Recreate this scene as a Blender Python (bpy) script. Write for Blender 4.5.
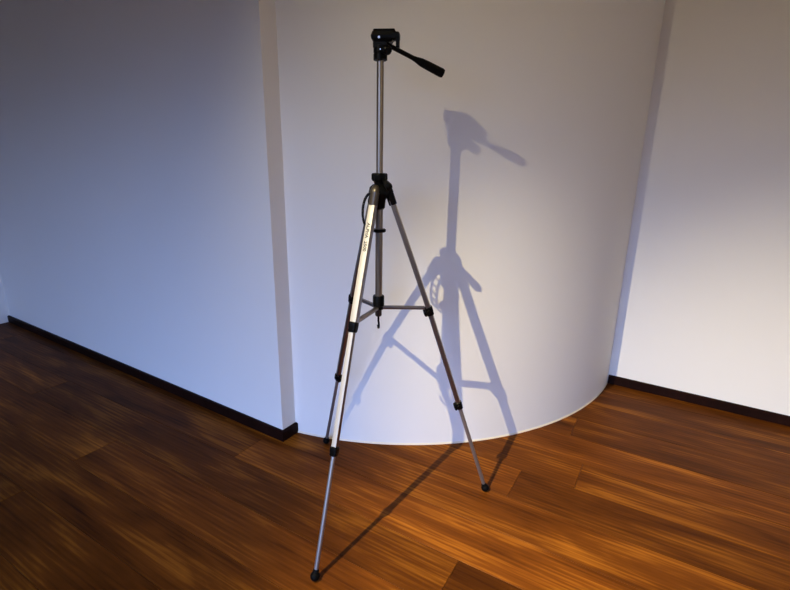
import bpy, bmesh, math, random
from mathutils import Vector, Matrix

for o in list(bpy.data.objects):
    bpy.data.objects.remove(o, do_unlink=True)
SC = bpy.context.scene
COL = SC.collection
rnd = random.Random(7)

# ------------------------------------------------------------------ camera
F_PX, TILT, ROLL, CAM_Z = 481.42, 0.2843, 0.0163, 1.2656
cd = bpy.data.cameras.new('camera')
cd.sensor_fit = 'HORIZONTAL'; cd.sensor_width = 36.0
cd.lens = F_PX / 790 * 36.0
cd.clip_start = 0.02
cam = bpy.data.objects.new('camera', cd); COL.objects.link(cam)
fw = Vector((0, math.cos(TILT), -math.sin(TILT))); rt = Vector((1, 0, 0)); up = rt.cross(fw)
rt2 = rt * math.cos(ROLL) + up * math.sin(ROLL); up2 = up * math.cos(ROLL) - rt * math.sin(ROLL)
M = Matrix((rt2, up2, -fw)).transposed().to_4x4(); M.translation = Vector((0, 0, CAM_Z))
cam.matrix_world = M
SC.camera = cam

# ------------------------------------------------------------------ colour management, sky
vs = SC.view_settings
vs.view_transform = 'Standard'; vs.look = 'None'; vs.gamma = 1.0; vs.use_curve_mapping = False
vs.exposure = 0.13
SKY_BLUE, SKY_STRENGTH, GROUND = (0.33, 0.50, 1.0, 1), 14.6, (0.010, 0.010, 0.010, 1)
w = bpy.data.worlds.new('sky'); SC.world = w; w.use_nodes = True
nt = w.node_tree; nt.nodes.clear()
tc = nt.nodes.new('ShaderNodeTexCoord'); sx = nt.nodes.new('ShaderNodeSeparateXYZ')
mr = nt.nodes.new('ShaderNodeMapRange'); mr.inputs[1].default_value = 0.0; mr.inputs[2].default_value = 0.17
mx = nt.nodes.new('ShaderNodeMix'); mx.data_type = 'RGBA'
mx.inputs[6].default_value = GROUND; mx.inputs[7].default_value = SKY_BLUE
bg = nt.nodes.new('ShaderNodeBackground'); bg.inputs['Strength'].default_value = SKY_STRENGTH
wo = nt.nodes.new('ShaderNodeOutputWorld')
nt.links.new(tc.outputs['Generated'], sx.inputs[0]); nt.links.new(sx.outputs['Z'], mr.inputs[0])
nt.links.new(mr.outputs[0], mx.inputs[0]); nt.links.new(mx.outputs[2], bg.inputs['Color'])
nt.links.new(bg.outputs[0], wo.inputs['Surface'])

# room axes: U runs along the wall on the left and the floor boards, N points at that wall
WALL_ANG = math.radians(-32.0)
WU = Vector((math.cos(WALL_ANG), math.sin(WALL_ANG), 0)); WN = Vector((-WU.y, WU.x, 0))
def rw(u, n, z=0.0): return WU * u + WN * n + Vector((0, 0, z))
CORNER = Vector((-0.502, 1.934, 0)); UC, NC = CORNER.dot(WU), CORNER.dot(WN)
CYL = Vector((0.0479, 3.334, 0)); CYL_R = 1.4238
UY, NY = CYL.dot(WU), CYL.dot(WN)
U0, U1, N0, N1, ZC = -4.3, 2.7, -2.5, NY, 2.45
WIN_U0, WIN_U1, WIN_Z0, WIN_Z1 = -1.8, 1.0, 0.08, 2.15     # balcony window in the rear wall

# daylight portal in the window opening (samples the sky, adds no light of its own)
al = bpy.data.lights.new('window_portal', 'AREA'); al.shape = 'RECTANGLE'
al.size = WIN_U1 - WIN_U0; al.size_y = WIN_Z1 - WIN_Z0
al.cycles.is_portal = True
ao = bpy.data.objects.new('window_portal', al); COL.objects.link(ao)
zl = -WN; xl = WU; yl = zl.cross(xl)              # the portal looks along its local -Z, into the room
Mm = Matrix((xl, yl, zl)).transposed().to_4x4(); Mm.translation = rw((WIN_U0 + WIN_U1) / 2, N0 - 0.13, (WIN_Z0 + WIN_Z1) / 2)
ao.matrix_world = Mm

LAMP = Vector((-0.9945, 0.3525, 2.317)); LAMP_AIM = Vector((1.13, 1.14, 0.0))
LAMP_POWER, LAMP_COL = 540.0, (1.0, 0.84, 0.48)
FILL_LAMP, FILL_AIM, FILL_POWER = Vector((0.15, -0.35, 2.317)), Vector((2.0, -1.2, 1.9)), 250.0  # added unseen lamp, its bounce off the end wall gives warm fill
LAMP_CONE, LAMP_BLEND = 62, 1.0
SPILL_SHARE, SPILL_CONE = 0.105, 112        # the reflector's wide spill around its beam

# ------------------------------------------------------------------ materials
def mat(name, color, rough=0.5, metal=0.0, bump=None, spec=None, coat=0.0, noise=None):
    m = bpy.data.materials.new(name); m.use_nodes = True
    t = m.node_tree; b = t.nodes['Principled BSDF']
    b.inputs['Base Color'].default_value = (*color, 1)
    b.inputs['Roughness'].default_value = rough; b.inputs['Metallic'].default_value = metal
    if spec is not None: b.inputs['Specular IOR Level'].default_value = spec
    if coat: b.inputs['Coat Weight'].default_value = coat
    c = t.nodes.new('ShaderNodeTexCoord')
    if noise:
        sc, amt = noise
        n = t.nodes.new('ShaderNodeTexNoise'); n.inputs['Scale'].default_value = sc; n.inputs['Detail'].default_value = 4
        t.links.new(c.outputs['Object'], n.inputs['Vector'])
        q = t.nodes.new('ShaderNodeMapRange'); q.inputs[3].default_value = 1 - amt; q.inputs[4].default_value = 1 + amt
        t.links.new(n.outputs['Fac'], q.inputs[0])
        vm = t.nodes.new('ShaderNodeVectorMath'); vm.operation = 'SCALE'; vm.inputs[0].default_value = color
        t.links.new(q.outputs[0], vm.inputs['Scale']); t.links.new(vm.outputs[0], b.inputs['Base Color'])
    if bump:
        sc, st = bump
        n = t.nodes.new('ShaderNodeTexNoise'); n.inputs['Scale'].default_value = sc; n.inputs['Detail'].default_value = 3
        t.links.new(c.outputs['Object'], n.inputs['Vector'])
        bp = t.nodes.new('ShaderNodeBump'); bp.inputs['Strength'].default_value = st; bp.inputs['Distance'].default_value = 0.002
        t.links.new(n.outputs['Fac'], bp.inputs['Height']); t.links.new(bp.outputs[0], b.inputs['Normal'])
    return m

M_WALL = mat('white_wall_paint', (0.84, 0.825, 0.80), 0.75, bump=(60, 0.06), noise=(2.2, 0.015))
M_CEIL = mat('white_ceiling_paint', (0.80, 0.79, 0.77), 0.8, bump=(80, 0.05))
M_SEAL = mat('cream_sealant', (0.78, 0.70, 0.55), 0.5, noise=(30, 0.05))
M_ALU = mat('grey_anodised_aluminium', (0.23, 0.205, 0.20), 0.36, 1.0, noise=(40, 0.03))
M_LOW = mat('pale_grey_aluminium_rod', (0.31, 0.30, 0.30), 0.45, 0.85, noise=(40, 0.03))
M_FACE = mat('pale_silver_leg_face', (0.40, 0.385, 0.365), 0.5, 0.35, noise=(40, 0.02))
M_TUBE = mat('satin_aluminium_column', (0.27, 0.23, 0.19), 0.32, 0.95, noise=(40, 0.03))
M_BLACK = mat('black_plastic', (0.002, 0.002, 0.0022), 0.38, bump=(300, 0.1), spec=0.10)
M_GREY = mat('lamp_toned_dark_grey', (0.045, 0.036, 0.028), 0.30, 0.3, noise=(60, 0.08))  # warm lamp light put into the colour of dark parts
M_RUB = mat('black_rubber', (0.002, 0.002, 0.002), 0.6, bump=(200, 0.15), spec=0.08)
M_INK = mat('black_print', (0.012, 0.012, 0.014), 0.5)
M_STEEL = mat('bright_steel', (0.85, 0.83, 0.80), 0.22, 1.0)
M_LAMP = mat('white_lamp_housing', (0.75, 0.74, 0.72), 0.4)
M_WINF = mat('white_window_frame', (0.78, 0.78, 0.77), 0.4)

def wood_mat(name, dark, mid, light, rough, random_tone=True):
    m = bpy.data.materials.new(name); m.use_nodes = True
    t = m.node_tree; b = t.nodes['Principled BSDF']; N = t.nodes.new; Lk = t.links.new
    c = N('ShaderNodeTexCoord'); oi = N('ShaderNodeObjectInfo')
    off = N('ShaderNodeVectorMath'); off.operation = 'SCALE'; off.inputs[0].default_value = (37, 53, 71)
    Lk(oi.outputs['Random'], off.inputs['Scale'])
    ad = N('ShaderNodeVectorMath'); ad.operation = 'ADD'; Lk(c.outputs['Object'], ad.inputs[0]); Lk(off.outputs[0], ad.inputs[1])
    # slow cathedral figure
    mp = N('ShaderNodeMapping'); mp.inputs['Scale'].default_value = (1.2, 6.5, 4.0); Lk(ad.outputs[0], mp.inputs['Vector'])
    n1 = N('ShaderNodeTexNoise'); n1.inputs['Scale'].default_value = 1.6; n1.inputs['Detail'].default_value = 5; n1.inputs['Distortion'].default_value = 0.6
    Lk(mp.outputs[0], n1.inputs['Vector'])
    # fine fibres
    mp2 = N('ShaderNodeMapping'); mp2.inputs['Scale'].default_value = (3.0, 90.0, 30.0); Lk(ad.outputs[0], mp2.inputs['Vector'])
    n2 = N('ShaderNodeTexNoise'); n2.inputs['Scale'].default_value = 1.5; n2.inputs['Detail'].default_value = 4
    Lk(mp2.outputs[0], n2.inputs['Vector'])
    # growth rings bands
    mp3 = N('ShaderNodeMapping'); mp3.inputs['Scale'].default_value = (0.55, 7.0, 3.0); Lk(ad.outputs[0], mp3.inputs['Vector'])
    n3 = N('ShaderNodeTexWave'); n3.wave_type = 'BANDS'; n3.bands_direction = 'Y'; n3.inputs['Scale'].default_value = 2.4
    n3.inputs['Distortion'].default_value = 5.0; n3.inputs['Detail'].default_value = 3; n3.inputs['Detail Scale'].default_value = 0.8
    Lk(mp3.outputs[0], n3.inputs['Vector'])
    a1 = N('ShaderNodeMath'); a1.operation = 'MULTIPLY_ADD'; a1.inputs[1].default_value = 0.62; a1.inputs[2].default_value = 0.0
    Lk(n1.outputs['Fac'], a1.inputs[0])
    a2 = N('ShaderNodeMath'); a2.operation = 'MULTIPLY_ADD'; a2.inputs[1].default_value = 0.30; Lk(n2.outputs['Fac'], a2.inputs[0]); Lk(a1.outputs[0], a2.inputs[2])
    a3 = N('ShaderNodeMath'); a3.operation = 'MULTIPLY_ADD'; a3.inputs[1].default_value = 0.05; Lk(n3.outputs['Fac'], a3.inputs[0]); Lk(a2.outputs[0], a3.inputs[2])
    cr = N('ShaderNodeValToRGB'); e = cr.color_ramp.elements
    e[0].position = 0.26; e[0].color = (*dark, 1); e[1].position = 0.80; e[1].color = (*light, 1)
    k = e.new(0.52); k.color = (*mid, 1)
    Lk(a3.outputs[0], cr.inputs[0])
    if random_tone:
        q = N('ShaderNodeMapRange'); q.inputs[3].default_value = 0.60; q.inputs[4].default_value = 1.45
        at = N('ShaderNodeAttribute'); at.attribute_type = 'OBJECT'; at.attribute_name = 'tone'
        Lk(at.outputs['Fac'], q.inputs[0])
        vm = N('ShaderNodeVectorMath'); vm.operation = 'SCALE'; Lk(cr.outputs[0], vm.inputs[0]); Lk(q.outputs[0], vm.inputs['Scale'])
        Lk(vm.outputs[0], b.inputs['Base Color'])
    else:
        Lk(cr.outputs[0], b.inputs['Base Color'])
    rr = N('ShaderNodeMapRange'); rr.inputs[3].default_value = rough + 0.06; rr.inputs[4].default_value = rough - 0.05
    Lk(a3.outputs[0], rr.inputs[0]); Lk(rr.outputs[0], b.inputs['Roughness'])
    bp = N('ShaderNodeBump'); bp.inputs['Strength'].default_value = 0.12; bp.inputs['Distance'].default_value = 0.001
    Lk(n2.outputs['Fac'], bp.inputs['Height']); Lk(bp.outputs[0], b.inputs['Normal'])
    b.inputs['Specular IOR Level'].default_value = 0.05
    return m
M_WOOD = wood_mat('oiled_teak_boards', (0.022, 0.005, 0.001), (0.118, 0.034, 0.0040), (0.42, 0.150, 0.015), 0.42)
M_BASE = wood_mat('dark_stained_baseboard', (0.007, 0.003, 0.002), (0.014, 0.005, 0.0035), (0.026, 0.009, 0.006), 0.45, False)
M_SUB = mat('dark_floor_joint', (0.02, 0.010, 0.006), 0.8, noise=(20, 0.2))

def thin_glass():
    m = bpy.data.materials.new('window_glass'); m.use_nodes = True
    t = m.node_tree; t.nodes.clear()
    o = t.nodes.new('ShaderNodeOutputMaterial'); tr = t.nodes.new('ShaderNodeBsdfTransparent'); gl = t.nodes.new('ShaderNodeBsdfGlossy')
    gl.inputs['Roughness'].default_value = 0.02; mxs = t.nodes.new('ShaderNodeMixShader'); mxs.inputs[0].default_value = 0.06
    t.links.new(tr.outputs[0], mxs.inputs[1]); t.links.new(gl.outputs[0], mxs.inputs[2]); t.links.new(mxs.outputs[0], o.inputs['Surface'])
    return m
M_GLASS = thin_glass()

# ------------------------------------------------------------------ mesh helpers
def link(name, bm, m, parent=None, smooth=False, angle=35):
    bmesh.ops.recalc_face_normals(bm, faces=bm.faces[:])
    me = bpy.data.meshes.new(name); bm.to_mesh(me); bm.free()
    if m: me.materials.append(m)
    if smooth:
        for f in me.polygons: f.use_smooth = True
        me.set_sharp_from_angle(angle=math.radians(angle))
    o = bpy.data.objects.new(name, me); COL.objects.link(o)
    if parent: o.parent = parent
    return o

def struct(name, bm, m, smooth=False):
    o = link(name, bm, m, None, smooth); o['kind'] = 'structure'; return o

def prism(bm, loops, cap=True):
    """skin a list of equally long vertex loops"""
    rings = [[bm.verts.new(p) for p in lp] for lp in loops]
    for a, b in zip(rings, rings[1:]):
        n = len(a)
        for i in range(n): bm.faces.new((a[i], a[(i + 1) % n], b[(i + 1) % n], b[i]))
    if cap:
        bm.faces.new(list(reversed(rings[0]))); bm.faces.new(rings[-1])

def box_uvz(bm, u0, u1, n0, n1, z0, z1, f=rw):
    prism(bm, [[f(u0, n0, z), f(u1, n0, z), f(u1, n1, z), f(u0, n1, z)] for z in (z0, z1)])

def frame_of(d, ref=Vector((0, 0, 1))):
    d = d.normalized(); x = ref - d * ref.dot(d)
    if x.length < 1e-5: x = Vector((1, 0, 0)) - d * d.x
    x.normalize(); return x, d.cross(x)

def circ(r, n=20): return [(r * math.cos(2 * math.pi * i / n), r * math.sin(2 * math.pi * i / n)) for i in range(n)]
def rrect(wx, wy, r, k=4):
    out = []
    for cx, cy, a0 in ((1, 1, 0), (-1, 1, 90), (-1, -1, 180), (1, -1, 270)):
        for i in range(k + 1):
            a = math.radians(a0 + 90 * i / k)
            out.append((cx * (wx / 2 - r) + r * math.cos(a), cy * (wy / 2 - r) + r * math.sin(a)))
    return out

def sweep(bm, p0, p1, sections, ref=Vector((0, 0, 1))):
    """sections: list of (t along in metres from p0, profile points); x of a profile lies along ref"""
    p0 = Vector(p0); p1 = Vector(p1); d = (p1 - p0); x, y = frame_of(d, ref); d = d.normalized()
    prism(bm, [[p0 + d * t + x * a + y * b for a, b in pr] for t, pr in sections])

def rod(bm, p0, p1, r0, r1=None, n=18, chamfer=0.0):
    L = (Vector(p1) - Vector(p0)).length; r1 = r0 if r1 is None else r1; c = chamfer
    s = [(0, circ(r0, n)), (L, circ(r1, n))] if not c else [(0, circ(r0 - c, n)), (c, circ(r0, n)), (L - c, circ(r1, n)), (L, circ(r1 - c, n))]
    sweep(bm, p0, p1, s)

def lathe(bm, prof, c=(0, 0), n=32):
    prism(bm, [[Vector((c[0] + r * math.cos(2 * math.pi * i / n), c[1] + r * math.sin(2 * math.pi * i / n), z)) for i in range(n)] for r, z in prof])

def ball(bm, c, r, n=18, m=10, sz=1.0):
    c = Vector(c)
    lo = []
    for j in range(1, m):
        a = -math.pi / 2 + math.pi * j / m
        lo.append([c + Vector((r * math.cos(a) * math.cos(2 * math.pi * i / n), r * math.cos(a) * math.sin(2 * math.pi * i / n), sz * r * math.sin(a))) for i in range(n)])
    prism(bm, lo)

def empty(name, loc=(0, 0, 0)):
    o = bpy.data.objects.new(name, None); COL.objects.link(o); o.location = loc; o.empty_display_size = 0.1; return o
def tag(o, label, cat, group=None):
    o['label'] = label; o['category'] = cat
    if group: o['group'] = group

# ------------------------------------------------------------------ room shell
bm = bmesh.new(); box_uvz(bm, U0, U1, N0, N1 + 0.0, -0.06, -0.012); floor = struct('floor', bm, M_SUB)
bm = bmesh.new(); box_uvz(bm, U0 - 0.2, U1 + 0.2, N0 - 0.2, N1 + 0.2, ZC, ZC + 0.1); struct('ceiling', bm, M_CEIL)
# wall on the left, ending in a square corner in front of the rounded wall
bm = bmesh.new(); box_uvz(bm, U0, UC, NC, NC + 0.12, 0, ZC); struct('wall_left', bm, M_WALL)
# rounded wall bulging into the room
bm = bmesh.new(); SEG = 144; lo = []
a0 = WALL_ANG + math.radians(-205); a1 = WALL_ANG + math.radians(0)
pts = []
for i in range(SEG + 1):
    a = a0 + (a1 - a0) * i / SEG; pts.append(Vector((math.cos(a), math.sin(a), 0)))
rings = []
for r, z in ((CYL_R, 0), (CYL_R, ZC), (CYL_R - 0.1, ZC), (CYL_R - 0.1, 0)):
    rings.append([bm.verts.new(CYL + p * r + Vector((0, 0, z))) for p in pts])
for k in range(4):
    A, B = rings[k], rings[(k + 1) % 4]
    for i in range(SEG): bm.faces.new((A[i], A[i + 1], B[i + 1], B[i]))
bm.faces.new([r[0] for r in rings]); bm.faces.new([r[-1] for r in reversed(rings)])
struct('wall_back', bm, M_WALL, smooth=True)
# sealant bead at the foot of the rounded wall
bm = bmesh.new(); rings = []
for r, z in ((CYL_R + 0.004, 0.0), (CYL_R + 0.003, 0.004), (CYL_R + 0.0005, 0.007), (CYL_R + 0.0005, 0.0)):
    rings.append([bm.verts.new(CYL + p * r + Vector((0, 0, z))) for p in pts])
for k in range(4):
    A, B = rings[k], rings[(k + 1) % 4]
    for i in range(SEG): bm.faces.new((A[i], A[i + 1], B[i + 1], B[i]))
struct('trim_1', bm, M_SEAL, smooth=True)
# wall beyond the rounded one, the closing walls behind the camera
bm = bmesh.new(); box_uvz(bm, UY + CYL_R - 0.05, U1, N1, N1 + 0.12, 0, ZC); struct('wall_right', bm, M_WALL)
bm = bmesh.new(); box_uvz(bm, U1, U1 + 0.12, N0 - 0.12, N1 + 0.12, 0, ZC); struct('wall_end', bm, M_WALL)
bm = bmesh.new(); box_uvz(bm, U0 - 0.12, U0, N0 - 0.12, NC + 0.12, 0, ZC); struct('wall_side', bm, M_WALL)
bm = bmesh.new()
for u0, u1, z0, z1 in ((U0, WIN_U0, 0, ZC), (WIN_U1, U1, 0, ZC), (WIN_U0, WIN_U1, 0, WIN_Z0), (WIN_U0, WIN_U1, WIN_Z1, ZC)):
    box_uvz(bm, u0, u1, N0 - 0.12, N0, z0, z1)
struct('wall_rear', bm, M_WALL)
bm = bmesh.new(); fwid = 0.06; WM = (WIN_U0 + WIN_U1) / 2
for u0, u1, z0, z1 in ((WIN_U0, WIN_U0 + fwid, WIN_Z0, WIN_Z1), (WIN_U1 - fwid, WIN_U1, WIN_Z0, WIN_Z1),
                       (WIN_U0 + fwid, WIN_U1 - fwid, WIN_Z0, WIN_Z0 + fwid), (WIN_U0 + fwid, WIN_U1 - fwid, WIN_Z1 - fwid, WIN_Z1),
                       (WM - 0.04, WM + 0.04, WIN_Z0 + fwid, WIN_Z1 - fwid)):
    box_uvz(bm, u0, u1, N0 - 0.09, N0 - 0.03, z0, z1)
win = struct('window_1', bm, M_WINF)
for u0, u1 in ((WIN_U0 + fwid, WM - 0.04), (WM + 0.04, WIN_U1 - fwid)):
    bm = bmesh.new(); box_uvz(bm, u0, u1, N0 - 0.064, N0 - 0.058, WIN_Z0 + fwid, WIN_Z1 - fwid); link('pane', bm, M_GLASS, win)

# baseboards
BH, BT = 0.050, 0.014
def baseboard(name, segs):
    bm = bmesh.new()
    for pts2 in segs:      # polyline of (u,n) along the wall with outward offset side handled by closed footprint
        prism(bm, [[rw(u, n, z) for u, n in fp] for z, fp in pts2])
    return struct(name, bm, M_BASE)
def foot_left(t):
    ur = UC + t
    nb = NY - math.sqrt(max(0, CYL_R ** 2 - (ur - UY) ** 2)) + 0.004
    return [(U0, NC), (U0, NC - t), (ur, NC - t), (ur, nb), (UC, nb), (UC, NC)]
baseboard('baseboard_left', [[(0, foot_left(BT)), (BH - 0.005, foot_left(BT)), (BH, foot_left(BT - 0.005))]])
us = UY + math.sqrt(CYL_R ** 2 - BT ** 2) + 0.004
def foot_box(u0, u1, n0, n1): return [(u0, n0), (u1, n0), (u1, n1), (u0, n1)]
baseboard('baseboard_right', [[(0, foot_box(us, U1, N1 - BT, N1)), (BH - 0.005, foot_box(us, U1, N1 - BT, N1)), (BH, foot_box(us, U1, N1 - BT + 0.005, N1))]])
baseboard('baseboard_end', [[(z, foot_box(U1 - BT, U1, N0 + BT, N1 - BT)) for z in (0, BH)]])
baseboard('baseboard_rear', [[(z, foot_box(U0, U1 - BT, N0, N0 + BT)) for z in (0, BH)]])

# ------------------------------------------------------------------ floor boards
FA = math.radians(-30.5)
FU = Vector((math.cos(FA), math.sin(FA), 0)); FN = Vector((-FU.y, FU.x, 0))
def fl29(u, n):            # seam points were measured in a frame turned by -29.5 degrees
    a = math.radians(-29.5); U = Vector((math.cos(a), math.sin(a), 0)); return U * u + Vector((-U.y, U.x, 0)) * n
PW = 0.190
SEAM = fl29(-0.70, 1.594).dot(FN)
fixed = {0: (fl29(-0.384, 1.675).dot(FU), [0.75, 0.25]), -3: (fl29(-0.430, 1.14).dot(FU), [0.30, 0.10]), -1: (0.62, [0.62, .4]), -2: (0.9, [0.95, .5]), -4: (0.35, [0.85, .5]), 1: (-0.2, [.5, .42])}
def plank(u0, u1, n0, tone):
    g, b, th = 0.0005, 0.0010, 0.012
    cu, cn = (u0 + u1) / 2, n0 + PW / 2; hu, hn = (u1 - u0) / 2 - g, PW / 2 - g
    bm = bmesh.new()
    def loop(du, z): return [Vector((s * (hu - du), t * (hn - du), z)) for s, t in ((-1, -1), (1, -1), (1, 1), (-1, 1))]
    prism(bm, [loop(0, -th), loop(0, -b * 0.8), loop(b, 0)])
    o = link('plank', bm, M_WOOD, floor)
    o.location = FU * cu + FN * cn; o.rotation_euler = (0, 0, FA); o['tone'] = tone
    return o
def inside(u, n):          # keep boards that lie in the room
    P = FU * u + FN * n; a, b = P.dot(WU), P.dot(WN)
    return U0 - 0.1 < a < U1 + 0.1 and N0 - 0.1 < b < N1 + 0.1 and not (b > NC + 0.25 and a < UY - 0.3)
for row in range(-23, 11):
    n0 = SEAM + row * PW
    LEN = 2.4
    j = fixed[row][0] if row in fixed else rnd.uniform(-1.0, 0.8)
    starts = [j + k * LEN for k in range(-4, 4)]
    for k, s in enumerate(starts):
        ok = [inside(s + LEN * q / 24, n0 + PW * t) for q in range(25) for t in (0.1, 0.9)]
        if not any(ok): continue
        qs = [q for q in range(25) if inside(s + LEN * q / 24, n0 + PW * 0.1) or inside(s + LEN * q / 24, n0 + PW * 0.9)]
        s0 = s + LEN * max(0, qs[0] - 1) / 24; s1 = s + LEN * min(24, qs[-1] + 1) / 24
        tone = rnd.uniform(0.25, 0.8)
        if row in fixed and k == 3: tone = fixed[row][1][0]
        if row in fixed and k == 4: tone = fixed[row][1][1]
        plank(s0, s1, n0, tone)

# ------------------------------------------------------------------ ceiling spotlight
def ceiling_spotlight(LAMP, LAMP_AIM, LAMP_POWER, label):
    t = empty('ceiling_spotlight', (LAMP.x, LAMP.y, ZC)); tag(t, label, 'spotlight', 'ceiling spotlights')
    d = (LAMP_AIM - LAMP).normalized(); l = LAMP - Vector((LAMP.x, LAMP.y, ZC))
    bm = bmesh.new(); lathe(bm, [(0.045, -0.018), (0.048, -0.014), (0.048, 0.0)]); link('mount', bm, M_LAMP, t, True)
    bm = bmesh.new(); rod(bm, Vector((0, 0, -0.016)), l - d * 0.055, 0.007); link('arm', bm, M_LAMP, t, True)
    bm = bmesh.new(); x, y = frame_of(d); n = 28
    prof = [(0.010, -0.075), (0.022, -0.070), (0.031, -0.045), (0.036, -0.004), (0.033, -0.004), (0.027, -0.040), (0.010, -0.060)]
    prism(bm, [[l + d * a + x * (r * math.cos(2 * math.pi * i / n)) + y * (r * math.sin(2 * math.pi * i / n)) for i in range(n)] for r, a in prof])
    link('lamp_shade', bm, M_LAMP, t, True)
    for power, cone in ((LAMP_POWER, LAMP_CONE), (LAMP_POWER * SPILL_SHARE, SPILL_CONE)):
        s = bpy.data.lights.new('bulb', 'SPOT'); s.energy = power; s.color = LAMP_COL; s.spot_size = math.radians(cone); s.spot_blend = LAMP_BLEND
        s.shadow_soft_size = 0.008
        so = bpy.data.objects.new('bulb', s); COL.objects.link(so); so.parent = t; so.location = l
        so.rotation_euler = d.to_track_quat('-Z', 'Y').to_euler()
ceiling_spotlight(LAMP, LAMP_AIM, LAMP_POWER, 'white adjustable ceiling spotlight turned towards the tripod')
ceiling_spotlight(FILL_LAMP, FILL_AIM, FILL_POWER, 'added unseen fill spotlight turned towards the blank end wall')

# ------------------------------------------------------------------ tripod
TC = Vector((-0.0557, 1.5651, 0)); T = empty('tripod', TC)
tag(T, 'silver and black photo tripod with pan handle standing on the wooden floor', 'tripod')
LEAN = Vector((0.0006, -0.0014, 0))
def ax(z): return Vector((0, 0, z)) + LEAN * z
R_FOOT, TH, R_HINGE, Z_HINGE, S1, S2 = 0.4236, -2.0003, 0.0376, 1.1572, 0.3561, 0.6771
Z_HUB, Z_SHAFT, Z_COLLAR = 0.7856, 1.535, 1.1896

# centre column
bm = bmesh.new(); rod(bm, ax(0.800), ax(1.12), 0.0120, n=24); column = link('center_column', bm, M_TUBE, T, True)
bm = bmesh.new(); rod(bm, ax(1.19), ax(Z_SHAFT + 0.005), 0.0107, n=24); link('column_shaft', bm, M_TUBE, T, True)
# clamp ring above the shoulder
bm = bmesh.new()
n = 40; lo = []
for r, z in ((0.016, -0.020), (0.018, -0.012), (0.0235, -0.009), (0.026, -0.004), (0.026, 0.010), (0.0235, 0.014), (0.014, 0.015)):
    lo.append([ax(Z_COLLAR + 0.004 + z) + Vector(((r - (0.0016 if (i % 4 < 2 and r > 0.02) else 0)) * math.cos(2 * math.pi * i / n), (r - (0.0016 if (i % 4 < 2 and r > 0.02) else 0)) * math.sin(2 * math.pi * i / n), 0)) for i in range(n)])
prism(bm, lo); link('column_clamp', bm, M_BLACK, T, True, 25)
# shoulder
bm = bmesh.new(); lathe(bm, [(0.014, 1.095), (0.019, 1.100), (0.021, 1.125), (0.030, 1.138), (0.034, 1.150), (0.030, 1.165), (0.021, 1.173), (0.014, 1.174)])
shoulder = link('shoulder', bm, M_BLACK, T, True)
# clamp knob at the front of the shoulder
bm = bmesh.new(); a = Vector((0.016, -0.018, 1.186)); b = Vector((0.034, -0.066, 1.168))
sweep(bm, a, b, [(0, circ(0.007)), (0.012, circ(0.007)), (0.020, circ(0.0095)), (0.044, circ(0.0115)), (0.052, circ(0.010)), (0.056, circ(0.004))])
link('clamp_knob', bm, M_BLACK, T, True)
# guide ring and perforated carry handle
bm = bmesh.new(); lathe(bm, [(0.0120, -0.005), (0.0200, -0.005), (0.0220, -0.003), (0.0220, 0.003), (0.0200, 0.005), (0.0120, 0.005)], n=28)
ring = link('guide_ring', bm, M_BLACK, T, True); ring.location = ax(1.027)
hd = Vector((-0.97, -0.24, 0)).normalized(); hs = Vector((-hd.y, hd.x, 0))
ctrl = [(0.022, 1.150), (0.036, 1.142), (0.047, 1.124), (0.053, 1.098), (0.053, 1.070), (0.047, 1.046), (0.036, 1.032), (0.018, 1.027)]
bm = bmesh.new()
def spl(t):
    k = min(int(t), len(ctrl) - 2); f = t - k
    P = [Vector(ctrl[max(0, min(len(ctrl) - 1, k + d))]) for d in (-1, 0, 1, 2)]
    return 0.5 * ((2 * P[1]) + (P[2] - P[0]) * f + (2 * P[0] - 5 * P[1] + 4 * P[2] - P[3]) * f * f + (3 * P[1] - P[0] - 3 * P[2] + P[3]) * f ** 3)
NS = 28
def strap(off, wid):
    lo = []
    for i in range(NS + 1):
        t = (len(ctrl) - 1) * i / NS; p = spl(min(t, len(ctrl) - 1.0001)); q = spl(min(t + 0.02, len(ctrl) - 1)) - spl(max(0, t - 0.02)); q.normalize(); nrm = Vector((-q.y, q.x))
        lo.append([hd * (p.x + nrm.x * s) + Vector((0, 0, p.y + nrm.y * s)) + hs * (off + e) for s, e in ((-0.002, -wid), (0.002, -wid), (0.002, wid), (-0.002, wid))])
    prism(bm, lo)
strap(-0.0090, 0.0022); strap(0.0090, 0.0022)
for i in (0.5, 1.6, 2.5, 3.3, 4.1, 5.0, 6.0, 6.8):
    p = spl(i); c = hd * p.x + Vector((0, 0, p.y)); rod(bm, c - hs * 0.009, c + hs * 0.009, 0.0024, n=8)
link('carry_handle', bm, M_BLACK, T, False)
# spreader hub, column end, hook
bm = bmesh.new(); lathe(bm, [(0.0145, 0.806), (0.018, 0.806), (0.0195, 0.802), (0.0195, 0.772), (0.0165, 0.768), (0.0165, 0.758), (0.012, 0.756)])
hub = link('spreader_hub', bm, M_BLACK, T, True)
bm = bmesh.new(); lathe(bm, [(0.009, 0.758), (0.0115, 0.757), (0.0115, 0.737), (0.0095, 0.733), (0.004, 0.732)]); link('column_end_cap', bm, M_GREY, T, True)
bm = bmesh.new(); path = [Vector((0, 0, 0.735)), Vector((0, 0, 0.715))]
for i in range(11):
    a = math.radians(90 - 270 * i / 10 * 0.9); path.append(Vector((-0.2, 0.98, 0)) * (-0.011 * math.cos(a)) + Vector((0, 0, 0.702 + 0.012 * math.sin(a))))
lo = []
for i, p in enumerate(path):
    d = path[min(i + 1, len(path) - 1)] - path[max(i - 1, 0)]; x, y = frame_of(d, Vector((0.98, 0.2, 0.01)))
    lo.append([p + x * a + y * b for a, b in circ(0.0036, 10)])
prism(bm, lo); link('hook', bm, M_BLACK, T, True)

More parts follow.
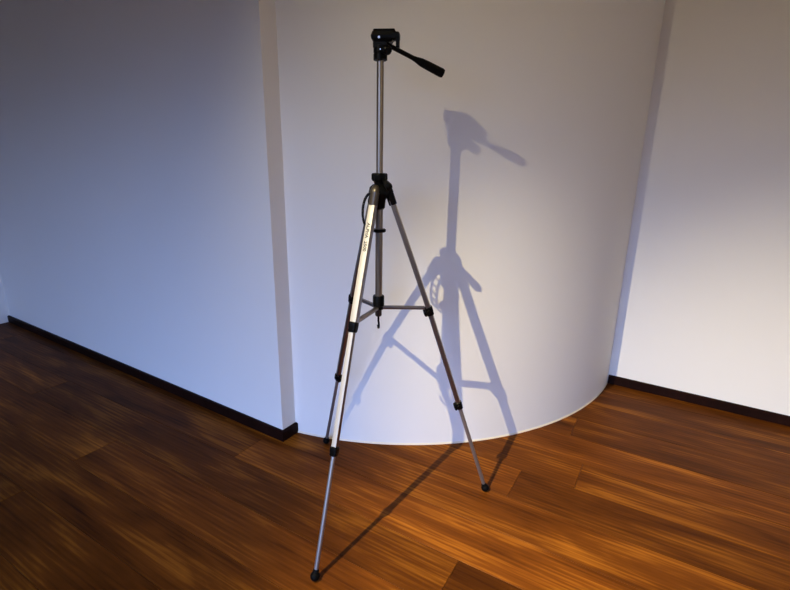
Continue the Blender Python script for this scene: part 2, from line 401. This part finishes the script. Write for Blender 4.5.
# legs
for k in range(3):
    a = TH + k * 2 * math.pi / 3; u = Vector((math.cos(a), math.sin(a), 0)); tg = Vector((-u.y, u.x, 0))
    A = ax(Z_HINGE) + u * R_HINGE; B = Vector((0, 0, 0.0125)) + u * R_FOOT
    D = B - A; LL = D.length; d = D.normalized()
    ref = (u - d * u.dot(d)).normalized()          # outward face of the leg
    A2 = ax(Z_HINGE + 0.003) + u * 0.0265            # the upper section leans in a little more
    def at(s): return A + D * s if s >= S1 - 0.021 else A2 + (A + D * S1 - A2) * (s / S1)
    up1 = A2 + (A + D * S1 - A2) * 0.978; d_up = (up1 - A2).normalized()
    # upper section: channel with a narrow groove down each flank
    W, H = 0.0190, 0.0235                            # along ref, along tangent
    def chan(wx, wy):
        r = 0.004; p = rrect(wx, wy, r, 3); return p
    bm = bmesh.new(); sweep(bm, at(0.03), up1, [(0, chan(W - 0.002, H)), ((up1 - at(0.03)).length, chan(W - 0.002, H))], ref)
    leg = link('leg', bm, M_ALU, T, True)
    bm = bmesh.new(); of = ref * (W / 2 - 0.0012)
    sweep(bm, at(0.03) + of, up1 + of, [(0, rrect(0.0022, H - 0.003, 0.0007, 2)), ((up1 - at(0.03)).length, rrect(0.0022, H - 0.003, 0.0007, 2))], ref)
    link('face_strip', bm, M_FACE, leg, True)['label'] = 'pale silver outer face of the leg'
    for s in (-1, 1):                                # edge rails of the channel
        bm = bmesh.new(); y = d.cross(ref)
        o0 = y * s * (H / 2 - 0.001) - ref * (W / 2 - 0.004)
        sweep(bm, at(0.03) + o0, up1 + o0, [(0, rrect(0.006, 0.004, 0.0012, 2)), ((up1 - at(0.03)).length, rrect(0.006, 0.004, 0.0012, 2))], ref)
        link('rail', bm, M_ALU, leg, True)
    bm = bmesh.new(); sweep(bm, at(S1 - 0.02), at(S2), [(0, rrect(0.0175, 0.0185, 0.005, 4)), (LL * (S2 - S1 + 0.02), rrect(0.0175, 0.0185, 0.005, 4))], ref)
    mid = link('middle_section', bm, M_ALU, leg, True)
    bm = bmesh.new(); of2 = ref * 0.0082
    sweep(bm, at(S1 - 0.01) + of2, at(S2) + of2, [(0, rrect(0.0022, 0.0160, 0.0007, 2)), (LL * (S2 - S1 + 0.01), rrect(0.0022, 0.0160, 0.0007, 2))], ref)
    link('middle_lit_strip', bm, M_FACE, leg, True)  # paler strip paints the lamp's light onto the outward side
    bm = bmesh.new(); rod(bm, at(S2 - 0.01), at(0.992), 0.0070, n=18); link('lower_section', bm, M_LOW, leg, True)
    # leg locks with a flip lever
    for s, wx, wy, hh in ((S1, 0.027, 0.0275, 0.033), (S2, 0.0245, 0.0255, 0.030)):
        P = at(s); bm = bmesh.new(); e = 0.003
        sweep(bm, P - d * hh / 2, P + d * hh / 2, [(0, rrect(wx - 2 * e, wy - 2 * e, 0.005)), (e, rrect(wx, wy, 0.006)), (hh * .55, rrect(wx, wy, 0.006)), (hh * .6, rrect(wx - .002, wy - .002, 0.006)), (hh - e, rrect(wx - .002, wy - .002, 0.006)), (hh, rrect(wx - 2 * e, wy - 2 * e, 0.005))], ref)
        lk = link('leg_lock', bm, M_BLACK, leg, True)
        y = d.cross(ref)
        bm = bmesh.new(); c0 = P - ref * (wx / 2 + 0.002)      # flip lever on the inner side
        sweep(bm, c0 - d * 0.012, c0 + d * 0.016, [(0, rrect(0.005, 0.010, 0.001, 2)), (0.004, rrect(0.010, 0.015, 0.002, 2)), (0.020, rrect(0.012, 0.015, 0.002, 2)), (0.028, rrect(0.006, 0.012, 0.001, 2))], ref)
        link('lock_lever', bm, M_BLACK, lk, True)
        if k == 0: continue
        bm = bmesh.new(); c0 = P - ref * (wx * 0.12)
        rod(bm, c0 - y * (wy / 2 + 0.0035), c0 + y * (wy / 2 + 0.0035), 0.0065, n=16, chamfer=0.001)
        link('lock_bolt', bm, M_BLACK, lk, True)
    # shoulder sleeve holding the top of the leg
    bm = bmesh.new(); sl = [(-0.012, 0.010), (-0.009, 0.018), (-0.003, 0.024), (0.005, 0.0275), (0.013, 0.0285), (0.016, 0.0265), (0.050, 0.0265), (0.053, 0.025)]
    sweep(bm, A2, up1, [(t, rrect(wd, wd * 1.02, min(0.010, wd * 0.42), 5)) for t, wd in sl], ref)
    link('leg_sleeve', bm, M_GREY if k == 0 else M_BLACK, shoulder, True, 50)  # front sleeve coloured lighter, as the lamp lights it
    bm = bmesh.new(); sweep(bm, ax(1.150), A2 - Vector((0, 0, 0.006)), [(0, rrect(0.024, 0.024, 0.006)), ((A2 - ax(1.150)).length, rrect(0.022, 0.022, 0.006))], Vector((0, 0, 1)))
    link('hinge_block', bm, M_BLACK, shoulder, True)
    # brace arm from the hub to the leg
    p0 = ax(0.764) + u * 0.014; p1 = A + D * (S1 - 0.013) - ref * 0.013
    bm = bmesh.new(); L2 = (p1 - p0).length
    sweep(bm, p0, p1, [(0, rrect(0.0118, 0.014, 0.003, 2)), (L2, rrect(0.0118, 0.014, 0.003, 2))], Vector((0, 0, 1)))
    arm = link('brace_arm', bm, M_ALU, T, True)
    for p in (p0 + (p1 - p0) * 0.02, p0 + (p1 - p0) * 0.97):
        bm = bmesh.new(); rod(bm, p - tg * 0.0065, p + tg * 0.0065, 0.0045, n=12); link('pivot', bm, M_STEEL if k == 0 else M_BLACK, arm, True)
    # rubber foot
    bm = bmesh.new(); ball(bm, B + Vector((0, 0, 0.0025)), 0.0150); link('foot', bm, M_RUB, leg, True, 60)
    bm = bmesh.new(); sweep(bm, B - d * 0.024, B, [(0, circ(0.0080)), (0.003, circ(0.0095)), (0.018, circ(0.0105)), (0.024, circ(0.010))]); link('foot_sleeve', bm, M_RUB, leg, True)
    if k == 0:
        cu = bpy.data.curves.new('lettering', 'FONT'); cu.body = 'ALPHA  2500'; cu.size = 0.0150; cu.extrude = 0.0001; cu.space_character = 1.08; cu.offset = 0.0005
        cu.align_x = 'CENTER'; cu.align_y = 'CENTER'
        tmp = bpy.data.objects.new('lettering_curve', cu); COL.objects.link(tmp)
        bpy.context.view_layer.update()
        me = bpy.data.meshes.new_from_object(tmp.evaluated_get(bpy.context.evaluated_depsgraph_get()))
        bpy.data.objects.remove(tmp, do_unlink=True); bpy.data.curves.remove(cu)
        me.name = 'lettering'; me.materials.clear(); me.materials.append(M_INK)
        o = bpy.data.objects.new('lettering', me); COL.objects.link(o); o.parent = leg
        X = d_up; Z = (ref - d_up * ref.dot(d_up)).normalized(); Y = Z.cross(X)
        mw = Matrix((X, Y, Z)).transposed().to_4x4(); mw.translation = at(0.126) + ref * (W / 2 + 0.0002)
        o.matrix_local = mw
        o['label'] = 'black printed lettering on the front leg'

# pan head
YAW = math.radians(-6); ha = Vector((math.cos(YAW), math.sin(YAW), 0)); hb = Vector((-ha.y, ha.x, 0)); HC = ax(1.56); HC.z = 0
def hp(a, b, z): return HC + ha * a + hb * b + Vector((0, 0, z))
def hbox(bm, a0, a1, b0, b1, z0, z1, c=0.002):
    def lp(i, z): return [hp(a0 + i, b0 + i, z), hp(a1 - i, b0 + i, z), hp(a1 - i, b1 - i, z), hp(a0 + i, b1 - i, z)]
    prism(bm, [lp(c, z0), lp(0, z0 + c), lp(0, z1 - c), lp(c, z1)])
bm = bmesh.new(); lathe(bm, [(0.016, 1.530), (0.0205, 1.532), (0.0205, 1.548), (0.0190, 1.550), (0.0205, 1.552), (0.0205, 1.570), (0.015, 1.573)], (HC.x, HC.y)); head = link('pan_base', bm, M_BLACK, T, True)
bm = bmesh.new(); hbox(bm, -0.0195, 0.021, -0.019, 0.018, 1.562, 1.592); link('tilt_block', bm, M_BLACK, T)
bm = bmesh.new()
def plat(a0, a1, b0, b1, z, c=0.005): return [hp(a0, b0 + c, z), hp(a0 + c, b0, z), hp(a1 - c, b0, z), hp(a1, b0 + c, z), hp(a1, b1 - c, z), hp(a1 - c, b1, z), hp(a0 + c, b1, z), hp(a0, b1 - c, z)]
prism(bm, [plat(-0.019, 0.034, -0.019, 0.018, 1.578), plat(-0.025, 0.040, -0.023, 0.022, 1.588), plat(-0.026, 0.046, -0.024, 0.024, 1.595), plat(-0.022, 0.047, -0.022, 0.024, 1.606)])
platform = link('platform', bm, M_BLACK, T)
bm = bmesh.new(); prism(bm, [plat(-0.021, 0.045, -0.020, 0.025, 1.602, 0.002), plat(-0.020, 0.043, -0.013, 0.025, 1.612, 0.002), plat(-0.019, 0.042, -0.011, 0.024, 1.614, 0.002)]); link('quick_release_plate', bm, M_RUB, platform)
bm = bmesh.new(); hbox(bm, 0.036, 0.058, -0.024, 0.004, 1.582, 1.604, 0.004); hbox(bm, 0.048, 0.058, -0.024, -0.008, 1.562, 1.592, 0.002); link('release_lever', bm, M_BLACK, platform)
# bright screw ends facing the room
for a_, b_, z_, r_ in ((-0.001, -0.0215, 1.589, 0.0035), (0.004, -0.0180, 1.558, 0.003)):
    bm = bmesh.new(); rod(bm, hp(a_, b_ + 0.004, z_), hp(a_, b_ - 0.0035, z_), r_, n=14); link('screw', bm, M_STEEL, platform, True)
bm = bmesh.new(); sweep(bm, Vector((0.006, -0.012, 1.562)), Vector((0.026, -0.046, 1.551)), [(0, circ(0.006)), (0.012, circ(0.006)), (0.014, circ(0.012)), (0.036, circ(0.0135)), (0.041, circ(0.010))]); link('pan_lock_knob', bm, M_BLACK, T, True)
# pan handle
h0 = Vector((0.010, -0.016, 1.577)); h1 = Vector((0.191, 0.027, 1.5025)); hl = (h1 - h0).length
bm = bmesh.new(); rod(bm, h0, h0 + (h1 - h0) * 0.56, 0.0066, n=16); rodh = link('pan_handle', bm, M_BLACK, T, True)
bm = bmesh.new(); g = hl
def grip(r): return [(r * (1.0 if i % 2 else 0.94) * math.cos(2 * math.pi * i / 20), r * (1.0 if i % 2 else 0.94) * math.sin(2 * math.pi * i / 20)) for i in range(20)]
sweep(bm, h0, h1, [(g * 0.46, grip(0.0062)), (g * 0.53, grip(0.0078)), (g * 0.62, grip(0.0115)), (g * 0.72, grip(0.0125)), (g * 0.97, grip(0.0135)), (g * 1.0, grip(0.0120))])
link('grip', bm, M_RUB, rodh, True)
